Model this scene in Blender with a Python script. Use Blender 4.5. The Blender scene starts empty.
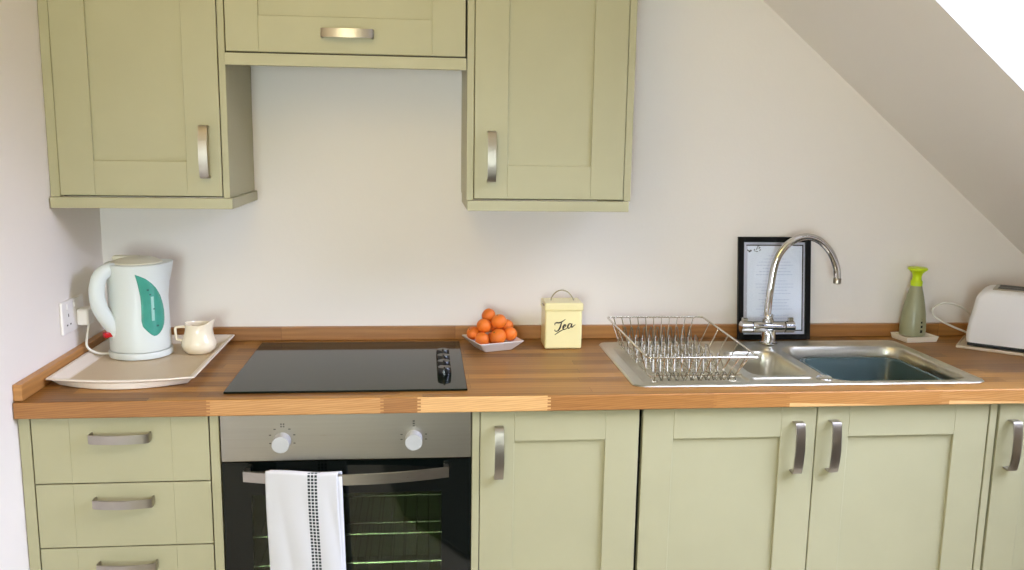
import bpy, bmesh, math, random
from mathutils import Vector, Matrix
C = bpy.context.scene.collection
sc = bpy.context.scene
Z0 = 0.91                       # height of the worktop; all heights below are measured from it
R = random.Random(7)

# ------------------------------------------------------------------ mesh builder
class MB:
    def __init__(s): s.bm = bmesh.new(); s.mi = 0
    def _add(s, verts, faces, smooth=False, mi=None, bevel=0, seg=2, mat=None):
        vs = [s.bm.verts.new((mat @ Vector(v)) if mat else v) for v in verts]
        fs = []
        for f in faces:
            try: fc = s.bm.faces.new([vs[i] for i in f])
            except ValueError: continue
            fc.smooth = smooth; fc.material_index = s.mi if mi is None else mi; fs.append(fc)
        if bevel > 0:
            es = list({e for f in fs for e in f.edges})
            r = bmesh.ops.bevel(s.bm, geom=es, offset=bevel, segments=seg, affect='EDGES', profile=.5, clamp_overlap=True)
            for f in r['faces']: f.smooth = False
        return fs
    def box(s, x0, x1, y0, y1, z0, z1, bevel=0, seg=2, mat=None, mi=None):
        v = [(x, y, z) for z in (z0, z1) for y in (y0, y1) for x in (x0, x1)]
        f = [(0,2,3,1),(4,5,7,6),(0,1,5,4),(2,6,7,3),(0,4,6,2),(1,3,7,5)]
        s._add(v, f, False, mi, bevel, seg, mat); return s
    def prism(s, pts, h0, h1, axis='z', bevel=0, seg=2, mat=None, smooth=False):
        def P(a, b, h): return {'z': (a, b, h), 'y': (a, h, b), 'x': (h, a, b)}[axis]
        n = len(pts)
        v = [P(a, b, h0) for a, b in pts] + [P(a, b, h1) for a, b in pts]
        f = [tuple(range(n))[::-1], tuple(range(n, 2*n))] + [(i, (i+1) % n, n+(i+1) % n, n+i) for i in range(n)]
        s._add(v, f, smooth, None, bevel, seg, mat); return s
    def lathe(s, prof, cx=0, cy=0, n=40, mat=None, cap0=True, cap1=True, smooth=True, rx=1, ry=1):
        v = []; f = []
        for r, z in prof:
            for k in range(n):
                a = 2*math.pi*k/n; v.append((cx+r*rx*math.cos(a), cy+r*ry*math.sin(a), z))
        m = len(prof)
        for j in range(m-1):
            for k in range(n):
                k2 = (k+1) % n; f.append((j*n+k, j*n+k2, (j+1)*n+k2, (j+1)*n+k))
        if cap0: f.append(tuple(range(n))[::-1])
        if cap1: f.append(tuple((m-1)*n+k for k in range(n)))
        s._add(v, f, smooth, None, 0, 2, mat); return s
    def tube(s, path, r, n=10, closed=False, flat=1.0, up=None, caps=True, smooth=True):
        """sweep a (possibly elliptical) section along a path; r may be a list"""
        P = [Vector(p) for p in path]; m = len(P)
        rs = r if isinstance(r, (list, tuple)) else [r]*m
        T = []
        for i in range(m):
            a = P[i-1] if (i > 0 or closed) else P[i]; b = P[(i+1) % m] if (i < m-1 or closed) else P[i]
            T.append((b-a).normalized())
        N = Vector(up) if up else (Vector((0, 0, 1)) if abs(T[0].z) < .9 else Vector((1, 0, 0)))
        v = []; f = []
        for i in range(m):
            N = (N - T[i]*N.dot(T[i])).normalized(); B = T[i].cross(N)
            for k in range(n):
                a = 2*math.pi*k/n; v.append(P[i] + N*math.cos(a)*rs[i] + B*math.sin(a)*rs[i]*flat)
        for i in range(m if closed else m-1):
            i2 = (i+1) % m
            for k in range(n):
                k2 = (k+1) % n; f.append((i*n+k, i*n+k2, i2*n+k2, i2*n+k))
        if caps and not closed: f += [tuple(range(n))[::-1], tuple((m-1)*n+k for k in range(n))]
        s._add(v, f, smooth); return s
    def grid(s, fn, nu, nv, smooth=True, closed_u=False):
        v = [fn(i/(nu if closed_u else nu-1), j/(nv-1)) for j in range(nv) for i in range(nu)]
        f = []
        for j in range(nv-1):
            for i in range(nu if closed_u else nu-1):
                i2 = (i+1) % nu; f.append((j*nu+i, j*nu+i2, (j+1)*nu+i2, (j+1)*nu+i))
        s._add(v, f, smooth); return s
    def sphere(s, c, r, nu=24, nv=14, sz=1.0):
        def fn(u, w):
            a = 2*math.pi*u; b = math.pi*(w-.5)*.9999
            return (c[0]+r*math.cos(b)*math.cos(a), c[1]+r*math.cos(b)*math.sin(a), c[2]+r*sz*math.sin(b))
        return s.grid(fn, nu, nv, True, True)
    def ring_slab(s, o, i, z0, z1, mat=None, mi_front=None):
        """rectangular slab o=(x0,x1,y0,y1) with a rectangular hole i"""
        def rect(r, z): return [(r[0], r[2], z), (r[1], r[2], z), (r[1], r[3], z), (r[0], r[3], z)]
        v = rect(o, z0)+rect(i, z0)+rect(o, z1)+rect(i, z1); f = []
        for k in range(4):
            k2 = (k+1) % 4
            f += [(k2, k, 4+k, 4+k2), (8+k, 8+k2, 12+k2, 12+k), (k, k2, 8+k2, 8+k), (4+k2, 4+k, 12+k, 12+k2)]
        fs = s._add(v, f, False, None, 0, 2, mat)
        if mi_front is not None: fs[2].material_index = mi_front
        return s
    def obj(s, name, mats, parent=None, recalc=True, split=40):
        if recalc: bmesh.ops.recalc_face_normals(s.bm, faces=s.bm.faces[:])
        org = Vector((0, 0, 0)); r = parent
        while r is not None: org += Vector(r.location); r = r.parent
        for v in s.bm.verts: v.co = v.co + Vector((0, 0, Z0)) - org
        me = bpy.data.meshes.new(name); s.bm.to_mesh(me); s.bm.free()
        for m in (mats if isinstance(mats, (list, tuple)) else [mats]): me.materials.append(m)
        o = bpy.data.objects.new(name, me); C.objects.link(o)
        if parent: o.parent = parent
        if split and any(p.use_smooth for p in me.polygons):
            md = o.modifiers.new('es', 'EDGE_SPLIT'); md.split_angle = math.radians(split)
        return o

def tag(o, label, cat, group=None):
    o['label'] = label; o['category'] = cat
    if group: o['group'] = group
    return o
def thing(name, label, cat, loc=(0, 0, 0), group=None):
    o = bpy.data.objects.new(name, None); C.objects.link(o); o.empty_display_size = .05
    o.location = (loc[0], loc[1], loc[2]+Z0)
    return tag(o, label, cat, group)
def struct(o): o['kind'] = 'structure'; return o
def smooth_path(pts, n=6, closed=False):
    P = [Vector(p) for p in pts]; m = len(P); out = []
    for i in range(m if closed else m-1):
        p1 = P[i]; p2 = P[(i+1) % m]
        p0 = P[i-1] if (i > 0 or closed) else p1*2-p2
        p3 = P[(i+2) % m] if (i < m-2 or closed) else p2*2-p1
        for k in range(n):
            t = k/n
            out.append(.5*((2*p1)+(p2-p0)*t+(2*p0-5*p1+4*p2-p3)*t*t+(3*p1-p0-3*p2+p3)*t**3))
    if not closed: out.append(P[-1])
    return out
def smoothstep(a, b, x):
    t = max(0, min(1, (x-a)/(b-a))); return t*t*(3-2*t)

# ------------------------------------------------------------------ materials
def new_mat(name):
    m = bpy.data.materials.new(name); m.use_nodes = True
    nt = m.node_tree; return m, nt, nt.nodes, nt.links, nt.nodes['Principled BSDF']
def srgb(*c): return tuple(((v/255/12.92) if v/255 <= .04045 else ((v/255+.055)/1.055)**2.4) for v in c)+(1,)
def mat(name, col, rough=.5, metal=0, var=.04, scale=6, bump=0, bscale=200, coat=0, ior=1.45, stretch=None, trans=0, rvar=0):
    m, nt, N, L, b = new_mat(name)
    b.inputs['Roughness'].default_value = rough; b.inputs['Metallic'].default_value = metal; b.inputs['IOR'].default_value = ior
    if coat: b.inputs['Coat Weight'].default_value = coat; b.inputs['Coat Roughness'].default_value = .05
    if trans: b.inputs['Transmission Weight'].default_value = trans
    tc = N.new('ShaderNodeTexCoord'); vec = tc.outputs['Object']
    if stretch:
        mp = N.new('ShaderNodeMapping'); mp.inputs['Scale'].default_value = stretch; L.new(vec, mp.inputs[0]); vec = mp.outputs[0]
    nz = N.new('ShaderNodeTexNoise'); nz.inputs['Scale'].default_value = scale; nz.inputs['Detail'].default_value = 4; L.new(vec, nz.inputs['Vector'])
    rp = N.new('ShaderNodeValToRGB')
    rp.color_ramp.elements[0].position = .3; rp.color_ramp.elements[1].position = .7
    rp.color_ramp.elements[0].color = tuple(c*(1-var) for c in col[:3])+(1,)
    rp.color_ramp.elements[1].color = tuple(min(1, c*(1+var)) for c in col[:3])+(1,)
    L.new(nz.outputs['Fac'], rp.inputs[0]); L.new(rp.outputs[0], b.inputs['Base Color'])
    if rvar:
        mr = N.new('ShaderNodeMapRange'); mr.inputs['To Min'].default_value = rough-rvar; mr.inputs['To Max'].default_value = rough+rvar
        L.new(nz.outputs['Fac'], mr.inputs['Value']); L.new(mr.outputs[0], b.inputs['Roughness'])
    if bump:
        n2 = N.new('ShaderNodeTexNoise'); n2.inputs['Scale'].default_value = bscale; L.new(vec, n2.inputs['Vector'])
        bp = N.new('ShaderNodeBump'); bp.inputs['Strength'].default_value = bump; bp.inputs['Distance'].default_value = .002
        L.new(n2.outputs['Fac'], bp.inputs['Height']); L.new(bp.outputs[0], b.inputs['Normal'])
    return m
def math_node(N, L, op, a, b=None):
    n = N.new('ShaderNodeMath'); n.operation = op
    for i, v in enumerate((a, b)):
        if v is None: continue
        if isinstance(v, (int, float)): n.inputs[i].default_value = v
        else: L.new(v, n.inputs[i])
    return n.outputs[0]

def wood(name, light, dark, plane='xy', row=.042, length=.46, off=(0, 0), grain=.5, finger=0, rough=.42, mortar=.0005):
    """oak staves glued side by side: brick pattern of staves with their own tone, plus stretched grain"""
    m, nt, N, L, b = new_mat(name)
    tc = N.new('ShaderNodeTexCoord'); sp = N.new('ShaderNodeSeparateXYZ'); L.new(tc.outputs['Object'], sp.inputs[0])
    X, Y, Z = sp.outputs
    u, w = {'xy': (X, Y), 'xz': (X, Z), 'yz': (Y, Z), 'yx': (Y, X)}[plane]
    u = math_node(N, L, 'ADD', u, off[0]); w = math_node(N, L, 'ADD', w, off[1])
    if finger:
        pp = math_node(N, L, 'PINGPONG', w, .0042)
        st = math_node(N, L, 'GREATER_THAN', pp, .0021)
        u = math_node(N, L, 'ADD', u, math_node(N, L, 'MULTIPLY', st, finger))
    cb = N.new('ShaderNodeCombineXYZ'); L.new(u, cb.inputs[0]); L.new(w, cb.inputs[1])
    br = N.new('ShaderNodeTexBrick'); br.offset = .37; br.offset_frequency = 2; br.squash = 1.35; br.squash_frequency = 3
    br.inputs['Scale'].default_value = 1; br.inputs['Brick Width'].default_value = length; br.inputs['Row Height'].default_value = row
    br.inputs['Mortar Size'].default_value = mortar; br.inputs['Mortar Smooth'].default_value = .3
    br.inputs['Color1'].default_value = (0, 0, 0, 1); br.inputs['Color2'].default_value = (1, 1, 1, 1); br.inputs['Mortar'].default_value = (.1, .1, .1, 1)
    L.new(cb.outputs[0], br.inputs['Vector'])
    tone = N.new('ShaderNodeSeparateColor'); L.new(br.outputs['Color'], tone.inputs[0]); tone = tone.outputs[0]
    # every stave gets its own slice of the grain
    c2 = N.new('ShaderNodeCombineXYZ')
    L.new(math_node(N, L, 'MULTIPLY', u, 5.0), c2.inputs[0]); L.new(math_node(N, L, 'MULTIPLY', w, 95.0), c2.inputs[1]); L.new(math_node(N, L, 'MULTIPLY', tone, 37.0), c2.inputs[2])
    nz = N.new('ShaderNodeTexNoise'); nz.inputs['Scale'].default_value = 1; nz.inputs['Detail'].default_value = 6; nz.inputs['Distortion'].default_value = .6; L.new(c2.outputs[0], nz.inputs['Vector'])
    c3 = N.new('ShaderNodeCombineXYZ')
    L.new(math_node(N, L, 'MULTIPLY', u, 2.6), c3.inputs[0]); L.new(math_node(N, L, 'MULTIPLY', w, 22.0), c3.inputs[1]); L.new(math_node(N, L, 'MULTIPLY', tone, 91.0), c3.inputs[2])
    wv = N.new('ShaderNodeTexWave'); wv.wave_type = 'BANDS'; wv.bands_direction = 'Y'; wv.inputs['Scale'].default_value = .8; wv.inputs['Distortion'].default_value = 7; wv.inputs['Detail'].default_value = 2; wv.inputs['Detail Scale'].default_value = 1.1
    L.new(c3.outputs[0], wv.inputs['Vector'])
    mix = math_node(N, L, 'ADD', math_node(N, L, 'MULTIPLY', tone, .62), math_node(N, L, 'MULTIPLY', nz.outputs['Fac'], grain))
    mix = math_node(N, L, 'ADD', mix, math_node(N, L, 'MULTIPLY', wv.outputs['Fac'], .2))
    mix = math_node(N, L, 'SUBTRACT', mix, .17)
    rp = N.new('ShaderNodeValToRGB'); e = rp.color_ramp.elements
    e[0].position = 0; e[0].color = dark; e[1].position = 1; e[1].color = light
    L.new(mix, rp.inputs[0])
    mm = N.new('ShaderNodeMix'); mm.data_type = 'RGBA'; mm.blend_type = 'MIX'
    L.new(math_node(N, L, 'MULTIPLY', br.outputs['Fac'], .6), mm.inputs[0]); L.new(rp.outputs[0], mm.inputs[6]); mm.inputs[7].default_value = tuple(c*.35 for c in dark[:3])+(1,)
    L.new(mm.outputs[2], b.inputs['Base Color'])
    b.inputs['Roughness'].default_value = rough
    bp = N.new('ShaderNodeBump'); bp.inputs['Strength'].default_value = .12; bp.inputs['Distance'].default_value = .001
    L.new(nz.outputs['Fac'], bp.inputs['Height']); L.new(bp.outputs[0], b.inputs['Normal'])
    return m

def pane_mat(name, tint=(1, 1, 1), refl_ior=1.5, rough=0.0, dark=None, opacity=0):
    """thin glass: lets light straight through and mirrors by Fresnel"""
    m, nt, N, L, b = new_mat(name); N.remove(b); out = N['Material Output']
    tr = N.new('ShaderNodeBsdfTransparent'); tr.inputs[0].default_value = tint+(1,)
    gl = N.new('ShaderNodeBsdfGlossy'); gl.inputs['Roughness'].default_value = rough
    fr = N.new('ShaderNodeFresnel'); fr.inputs[0].default_value = refl_ior
    mx = N.new('ShaderNodeMixShader'); base = tr.outputs[0]
    if dark:
        df = N.new('ShaderNodeBsdfDiffuse'); df.inputs[0].default_value = dark+(1,)
        m2 = N.new('ShaderNodeMixShader'); m2.inputs[0].default_value = opacity
        L.new(tr.outputs[0], m2.inputs[1]); L.new(df.outputs[0], m2.inputs[2]); base = m2.outputs[0]
    L.new(fr.outputs[0], mx.inputs[0]); L.new(base, mx.inputs[1]); L.new(gl.outputs[0], mx.inputs[2]); L.new(mx.outputs[0], out.inputs[0])
    return m

M = {}
M['wall'] = mat('wall_paint', srgb(234, 227, 219), .9, var=.015, scale=1.5, bump=.12, bscale=90)
M['ceil'] = mat('ceiling_paint', srgb(234, 229, 222), .9, var=.015, scale=1.5, bump=.08, bscale=90)
M['reveal'] = mat('white_paint', srgb(242, 240, 235), .7, var=.01)
M['sage'] = mat('sage_paint', srgb(170, 164, 129), .42, var=.02, scale=9, bump=.05, bscale=350)
M['carcass'] = mat('carcass_interior', srgb(70, 66, 50), .7)
M['steel'] = mat('brushed_steel', srgb(170, 163, 150), .28, 1, var=.025, scale=14, stretch=(.25, 14, 14), rvar=.012)
M['sinksteel'] = mat('sink_steel', srgb(208, 203, 186), .34, 1, var=.04, scale=10, stretch=(1, 5, 5), rvar=.05)
M['nickel'] = mat('brushed_nickel', srgb(172, 164, 152), .3, 1, var=.04, scale=40)
M['chrome'] = mat('chrome', srgb(215, 215, 215), .06, 1, var=.02)
M['wire'] = mat('chromed_wire', srgb(215, 210, 196), .22, 1, var=.02)
M['wiredark'] = mat('plate_holder_wire', srgb(132, 127, 112), .3, 1, var=.02)
M['hob'] = mat('black_ceramic_glass', srgb(14, 22, 14), .06, var=.05, ior=1.31)
M['knobblack'] = mat('black_plastic', srgb(16, 18, 18), .22, var=.1)
M['ovenblack'] = mat('oven_black_glass', srgb(8, 13, 11), .05, var=.05, ior=1.5)
M['cavity'] = mat('oven_enamel', srgb(104, 112, 72), .5, var=.15, scale=5)
M['ovenglass'] = pane_mat('oven_window_glass', (.62, .68, .56), 1.5)
M['knobsilver'] = mat('satin_silver', srgb(182, 181, 178), .38, .25, var=.02)
M['mark'] = mat('dark_print', srgb(62, 58, 52), .5, var=.05)
M['kettle'] = mat('white_plastic', srgb(212, 218, 214), .3, var=.01)
M['lid'] = mat('cream_grey_plastic', srgb(206, 202, 182), .4, var=.02)
M['teal'] = mat('teal_translucent_plastic', srgb(70, 150, 132), .18, var=.06, scale=30)
M['sight'] = mat('pale_sight_tube', srgb(150, 196, 184), .15)
M['tealdark'] = mat('dark_teal_print', srgb(28, 88, 82), .3)
M['red'] = mat('red_plastic', srgb(176, 18, 22), .3)
M['cord'] = mat('white_flex', srgb(226, 222, 210), .5)
M['plug'] = mat('white_socket_plastic', srgb(232, 228, 224), .35, var=.01)
M['hole'] = mat('socket_holes', srgb(50, 42, 40), .8)
M['tray'] = mat('frosted_tray_plastic', srgb(220, 208, 194), .35, var=.02)
M['traybase'] = mat('tan_tray_floor', srgb(196, 176, 146), .4, var=.03)
M['jug'] = mat('cream_glazed_ceramic', srgb(238, 226, 202), .2, var=.02, coat=.4)
M['dish'] = mat('white_glazed_ceramic', srgb(226, 218, 214), .22, var=.015, coat=.3)
M['orange'] = mat('mandarin_peel', srgb(226, 116, 34), .42, var=.14, scale=14, bump=.5, bscale=700)
M['stem'] = mat('mandarin_stalk', srgb(110, 105, 40), .7)
M['tin'] = mat('cream_enamel_tin', srgb(238, 226, 168), .3, var=.015, coat=.25)
M['tinwire'] = mat('dull_wire', srgb(168, 158, 124), .35, .5)
M['tinedge'] = mat('dark_tin_edge', srgb(70, 60, 40), .4)
M['ink'] = mat('black_lettering', srgb(34, 26, 22), .5)
M['framebl'] = mat('black_frame_paint', srgb(10, 11, 12), .45, var=.1, ior=1.3)
M['paper'] = mat('print_paper', srgb(236, 240, 250), .7, var=.01)
M['mount'] = mat('lavender_mount', srgb(204, 202, 212), .7, var=.02)
M['faint'] = mat('faint_grey_ink', srgb(208, 214, 230), .8)
M['picglass'] = pane_mat('picture_glass', (1, 1, 1), 1.35)
M['bottle'] = mat('olive_translucent_plastic', srgb(150, 150, 118), .3, var=.05, scale=20)
M['lime'] = mat('lime_plastic', srgb(196, 222, 20), .35, var=.03)
M['coaster'] = mat('white_coaster', srgb(232, 224, 206), .45, var=.015)
M['toaster'] = mat('white_toaster_plastic', srgb(226, 224, 224), .3, var=.01)
M['toasttray'] = mat('beige_tray', srgb(206, 190, 166), .5, var=.02)
M['slot'] = mat('toaster_slot_metal', srgb(70, 66, 62), .45, .6)
M['basin'] = mat('slate_basin_plastic', srgb(66, 88, 88), .22, var=.06, scale=8)
M['dark'] = mat('dark_gap', srgb(28, 27, 22), .8)
M['rubber'] = mat('dark_rubber', srgb(34, 34, 36), .6)
M['glass'] = pane_mat('window_glass', (.97, .98, .98), 1.45)
M['wframe'] = mat('white_window_frame', srgb(240, 240, 238), .4, var=.01)
M['floor'] = mat('beige_carpet', srgb(176, 166, 144), .95, var=.08, scale=300, bump=.4, bscale=600)
M['addedpatch'] = mat('added_patch_brown', srgb(66, 58, 44), .95, var=.12, scale=300, bump=.4, bscale=600)  # for the unseen floor patch added to darken reflections
OAKL, OAKD = srgb(178, 126, 56), srgb(110, 69, 22)
M['oak'] = wood('oak_worktop', OAKL, OAKD, 'xy', .044, .47, (3.03, 2.62), grain=.34)
def oak_edge():
    """front edge of the worktop: finger-jointed staves of different tones, one with cathedral figure, pale sapwood along two"""
    m, nt, N, L, b = new_mat('oak_worktop_edge')
    A = lambda op, x, y=None: math_node(N, L, op, x, y)
    tc = N.new('ShaderNodeTexCoord'); sp = N.new('ShaderNodeSeparateXYZ'); L.new(tc.outputs['Object'], sp.inputs[0])
    X, _, Zc = sp.outputs; Z = A('SUBTRACT', Zc, Z0)
    st = A('GREATER_THAN', A('PINGPONG', A('ADD', Z, .2), .0042), .0021)
    xf = A('ADD', X, A('MULTIPLY', st, .008))
    u = A('DIVIDE', A('ADD', xf, .8), 3.2)
    tr = N.new('ShaderNodeValToRGB'); tr.color_ramp.interpolation = 'CONSTANT'; e = tr.color_ramp.elements
    segs = [(-.79, .26), (-.352, .62), (.042, .24), (.136, .88), (.446, .30), (.852, .40), (1.038, .50), (1.445, .54), (1.9, .36)]
    e[0].position = 0; e[0].color = (segs[0][1],)*3+(1,)
    e[1].position = (segs[1][0]+.8)/3.2; e[1].color = (segs[1][1],)*3+(1,)
    for x, t in segs[2:]:
        q = e.new((x+.8)/3.2); q.color = (t,)*3+(1,)
    L.new(u, tr.inputs[0]); tone = N.new('ShaderNodeSeparateColor'); L.new(tr.outputs[0], tone.inputs[0]); tone = tone.outputs[0]
    c = N.new('ShaderNodeCombineXYZ'); L.new(A('MULTIPLY', xf, 7.0), c.inputs[0]); L.new(A('MULTIPLY', Z, 160.0), c.inputs[1]); L.new(A('MULTIPLY', tone, 53.0), c.inputs[2])
    nz = N.new('ShaderNodeTexNoise'); nz.inputs['Scale'].default_value = 1; nz.inputs['Detail'].default_value = 6; nz.inputs['Distortion'].default_value = .5; L.new(c.outputs[0], nz.inputs['Vector'])
    # slanting growth rings
    c2 = N.new('ShaderNodeCombineXYZ'); L.new(A('MULTIPLY', xf, 6.0), c2.inputs[0]); L.new(A('ADD', A('MULTIPLY', Z, 60.0), A('MULTIPLY', xf, -5.0)), c2.inputs[1]); L.new(A('MULTIPLY', tone, 91.0), c2.inputs[2])
    wv = N.new('ShaderNodeTexWave'); wv.bands_direction = 'Y'; wv.inputs['Scale'].default_value = 1.0; wv.inputs['Distortion'].default_value = 5; wv.inputs['Detail'].default_value = 3; L.new(c2.outputs[0], wv.inputs['Vector'])
    mix = A('ADD', tone, A('MULTIPLY', A('SUBTRACT', nz.outputs['Fac'], .5), .42))
    mix = A('ADD', mix, A('MULTIPLY', A('SUBTRACT', wv.outputs['Fac'], .5), .16))
    for x0, x1 in ((1.05, 1.445), (1.47, 1.9)):     # sapwood wedges along the lower arris
        fr = A('DIVIDE', A('SUBTRACT', X, x0), x1-x0)
        lim = A('MULTIPLY', A('SUBTRACT', 1.0, fr), .0135)
        on = A('MULTIPLY', A('LESS_THAN', A('ADD', A('ADD', Z, .04), A('MULTIPLY', nz.outputs['Fac'], .003)), lim), A('GREATER_THAN', fr, 0))
        mix = A('MAXIMUM', mix, A('MULTIPLY', on, .95))
    rp = N.new('ShaderNodeValToRGB'); e = rp.color_ramp.elements
    e[0].position = 0; e[0].color = srgb(126, 78, 32); e[1].position = 1; e[1].color = srgb(222, 174, 112)
    q = e.new(.5); q.color = srgb(176, 121, 62)
    L.new(mix, rp.inputs[0]); L.new(rp.outputs[0], b.inputs['Base Color']); b.inputs['Roughness'].default_value = .42
    return m
M['oakfront'] = oak_edge()
M['oakstrip'] = wood('oak_upstand', srgb(186, 130, 68), srgb(118, 72, 30), 'xz', .6, .52, (3.4, .2), grain=.5)
M['oakstripside'] = wood('oak_side_upstand', srgb(200, 144, 80), srgb(132, 82, 36), 'yz', .6, .9, (3.4, .2), grain=.5)

def towel_mat():
    m, nt, N, L, b = new_mat('checked_band_cotton')
    tc = N.new('ShaderNodeTexCoord'); uv = N.new('ShaderNodeSeparateXYZ'); L.new(tc.outputs['UV'], uv.inputs[0])
    u, v = uv.outputs[0], uv.outputs[1]             # metres across / along the cloth
    inb = math_node(N, L, 'MULTIPLY', math_node(N, L, 'GREATER_THAN', u, .0985), math_node(N, L, 'LESS_THAN', u, .1225))
    cu = math_node(N, L, 'FRACT', math_node(N, L, 'DIVIDE', math_node(N, L, 'SUBTRACT', u, .0985), .008))
    cv = math_node(N, L, 'FRACT', math_node(N, L, 'DIVIDE', v, .0082))
    blk = math_node(N, L, 'MULTIPLY', math_node(N, L, 'LESS_THAN', cu, .72), math_node(N, L, 'LESS_THAN', cv, .7))
    fac = math_node(N, L, 'MULTIPLY', inb, blk)
    mx = N.new('ShaderNodeMix'); mx.data_type = 'RGBA'; mx.inputs[6].default_value = srgb(205, 203, 204); mx.inputs[7].default_value = srgb(30, 40, 42)
    L.new(fac, mx.inputs[0]); L.new(mx.outputs[2], b.inputs['Base Color'])
    b.inputs['Roughness'].default_value = .95
    wv = N.new('ShaderNodeTexNoise'); wv.inputs['Scale'].default_value = 900; L.new(tc.outputs['UV'], wv.inputs['Vector'])
    bp = N.new('ShaderNodeBump'); bp.inputs['Strength'].default_value = .3; bp.inputs['Distance'].default_value = .001
    L.new(wv.outputs['Fac'], bp.inputs['Height']); L.new(bp.outputs[0], b.inputs['Normal'])
    return m
M['towel'] = towel_mat()

# ------------------------------------------------------------------ camera
cam = bpy.data.cameras.new('camera'); co = bpy.data.objects.new('camera', cam); C.objects.link(co)
yaw, pitch, roll = .101934696, .165655234, .0156886874
f = Vector((math.sin(yaw)*math.cos(pitch), math.cos(yaw)*math.cos(pitch), -math.sin(pitch)))
r = Vector((math.cos(yaw), -math.sin(yaw), 0)); u = r.cross(f)
r2 = r*math.cos(roll)+u*math.sin(roll); u2 = u*math.cos(roll)-r*math.sin(roll)
mw = Matrix((r2, u2, -f)).transposed().to_4x4(); mw.translation = (.1444, -2.6413, .6096+Z0)
co.matrix_world = mw
cam.sensor_width = 36; cam.lens = 876.62/1024*36; cam.clip_start = .02
sc.camera = co

# ------------------------------------------------------------------ room shell
LW = -.787; YB = -4.3; XR = 2.75; FL = -Z0; CE = 1.49
def slope_z(x): return 1.0298-.8287*(x-1.1562)
XT = 1.1562-(CE-1.0298)/.8287; ZR = slope_z(XR)
struct(MB().box(LW-.2, XR+.2, YB-.2, .2, FL-.1, FL).obj('floor', M['floor']))
struct(MB().prism([(-.10, -3.9), (2.4, -3.9), (2.4, -1.35), (.75, -1.35), (.30, -1.55), (.06, -1.95), (-.06, -2.6)], FL, FL+.012).obj('added_floor_patch', M['addedpatch']))  # dark patch added behind the camera to darken the oven panel's reflection
struct(MB().prism([(LW-.2, FL), (XR+.2, FL), (XR+.2, ZR+.1), (XT+.2, CE+.1), (LW-.2, CE+.1)], 0, .2, 'y').obj('wall_back', M['wall']))
struct(MB().box(LW-.2, LW, YB, 0, FL, CE+.1).obj('wall_left', M['wall']))
struct(MB().box(XR, XR+.2, YB, 0, FL, ZR+.05).obj('wall_right', M['wall']))
WY = (-.72, .12, -.30, .85)      # opening for an unseen rear window, added as frontal light (x0,x1,z0,z1)
mb = MB(); mt = Matrix(((1, 0, 0, 0), (0, 0, -1, YB), (0, 1, 0, 0), (0, 0, 0, 1)))
mb.ring_slab((LW-.2, XR+.2, FL, CE+.1), WY, 0, .2, mt); struct(mb.obj('wall_rear', M['wall']))
struct(MB().box(LW, XT+.12, YB, 0, CE, CE+.15).obj('ceiling', M['ceil']))
# sloping ceiling with the roof window opening: local x runs down the slope, local y = world y
ang = math.atan(.8287); ca, sa = math.cos(ang), math.sin(ang)
SM = Matrix(((ca, 0, sa, XT), (0, 1, 0, 0), (-sa, 0, ca, CE), (0, 0, 0, 1)))
def S(x): return (x-XT)/ca
SO = (S(1.00), S(2.30), -1.90, -.715)
TH = .24
mb = MB(); mb.ring_slab((-.02, S(XR)+.15, YB, 0), SO, 0, TH, SM)
o = struct(mb.obj('ceiling_slope', [M['ceil'], M['reveal']]))
o.name = 'ceiling_sloping'
for p in o.data.polygons:       # the four reveals round the roof window are white
    c = p.center - Vector((XT, 0, CE+Z0)); lx = c.x*ca-c.z*sa; lz = c.x*sa+c.z*ca
    if .04 < lz < TH-.04 and SO[0]-.05 < lx < SO[1]+.05 and SO[2]-.05 < c.y < SO[3]+.05: p.material_index = 1
def roof_window():
    fr = .055
    mb = MB(); mb.ring_slab((SO[0]-.03, SO[1]+.03, SO[2]-.03, SO[3]+.03), (SO[0]+fr, SO[1]-fr, SO[2]+fr, SO[3]-fr), TH-.03, TH+.05, SM)
    w = struct(mb.obj('window_1', M['wframe']))
    MB().box(SO[0]+fr, SO[1]-fr, SO[2]+fr, SO[3]-fr, TH+.0, TH+.006, mat=SM).obj('pane', M['glass'], w)
roof_window()
mb = MB(); x0, x1, z0, z1 = WY
mb.ring_slab((x0, x1, z0, z1), (x0+.06, x1-.06, z0+.06, z1-.06), .08, .14, mt)
mb.box((x0+x1)/2-.03, (x0+x1)/2+.03, z0+.05, z1-.05, .085, .135, mat=mt)
w2 = struct(mb.obj('added_rear_window', M['wframe']))  # unseen window, added to light the cupboard fronts
MB().box(x0+.06, x1-.06, z0+.06, z1-.06, .108, .112, mat=mt).obj('pane', M['glass'], w2)

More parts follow.
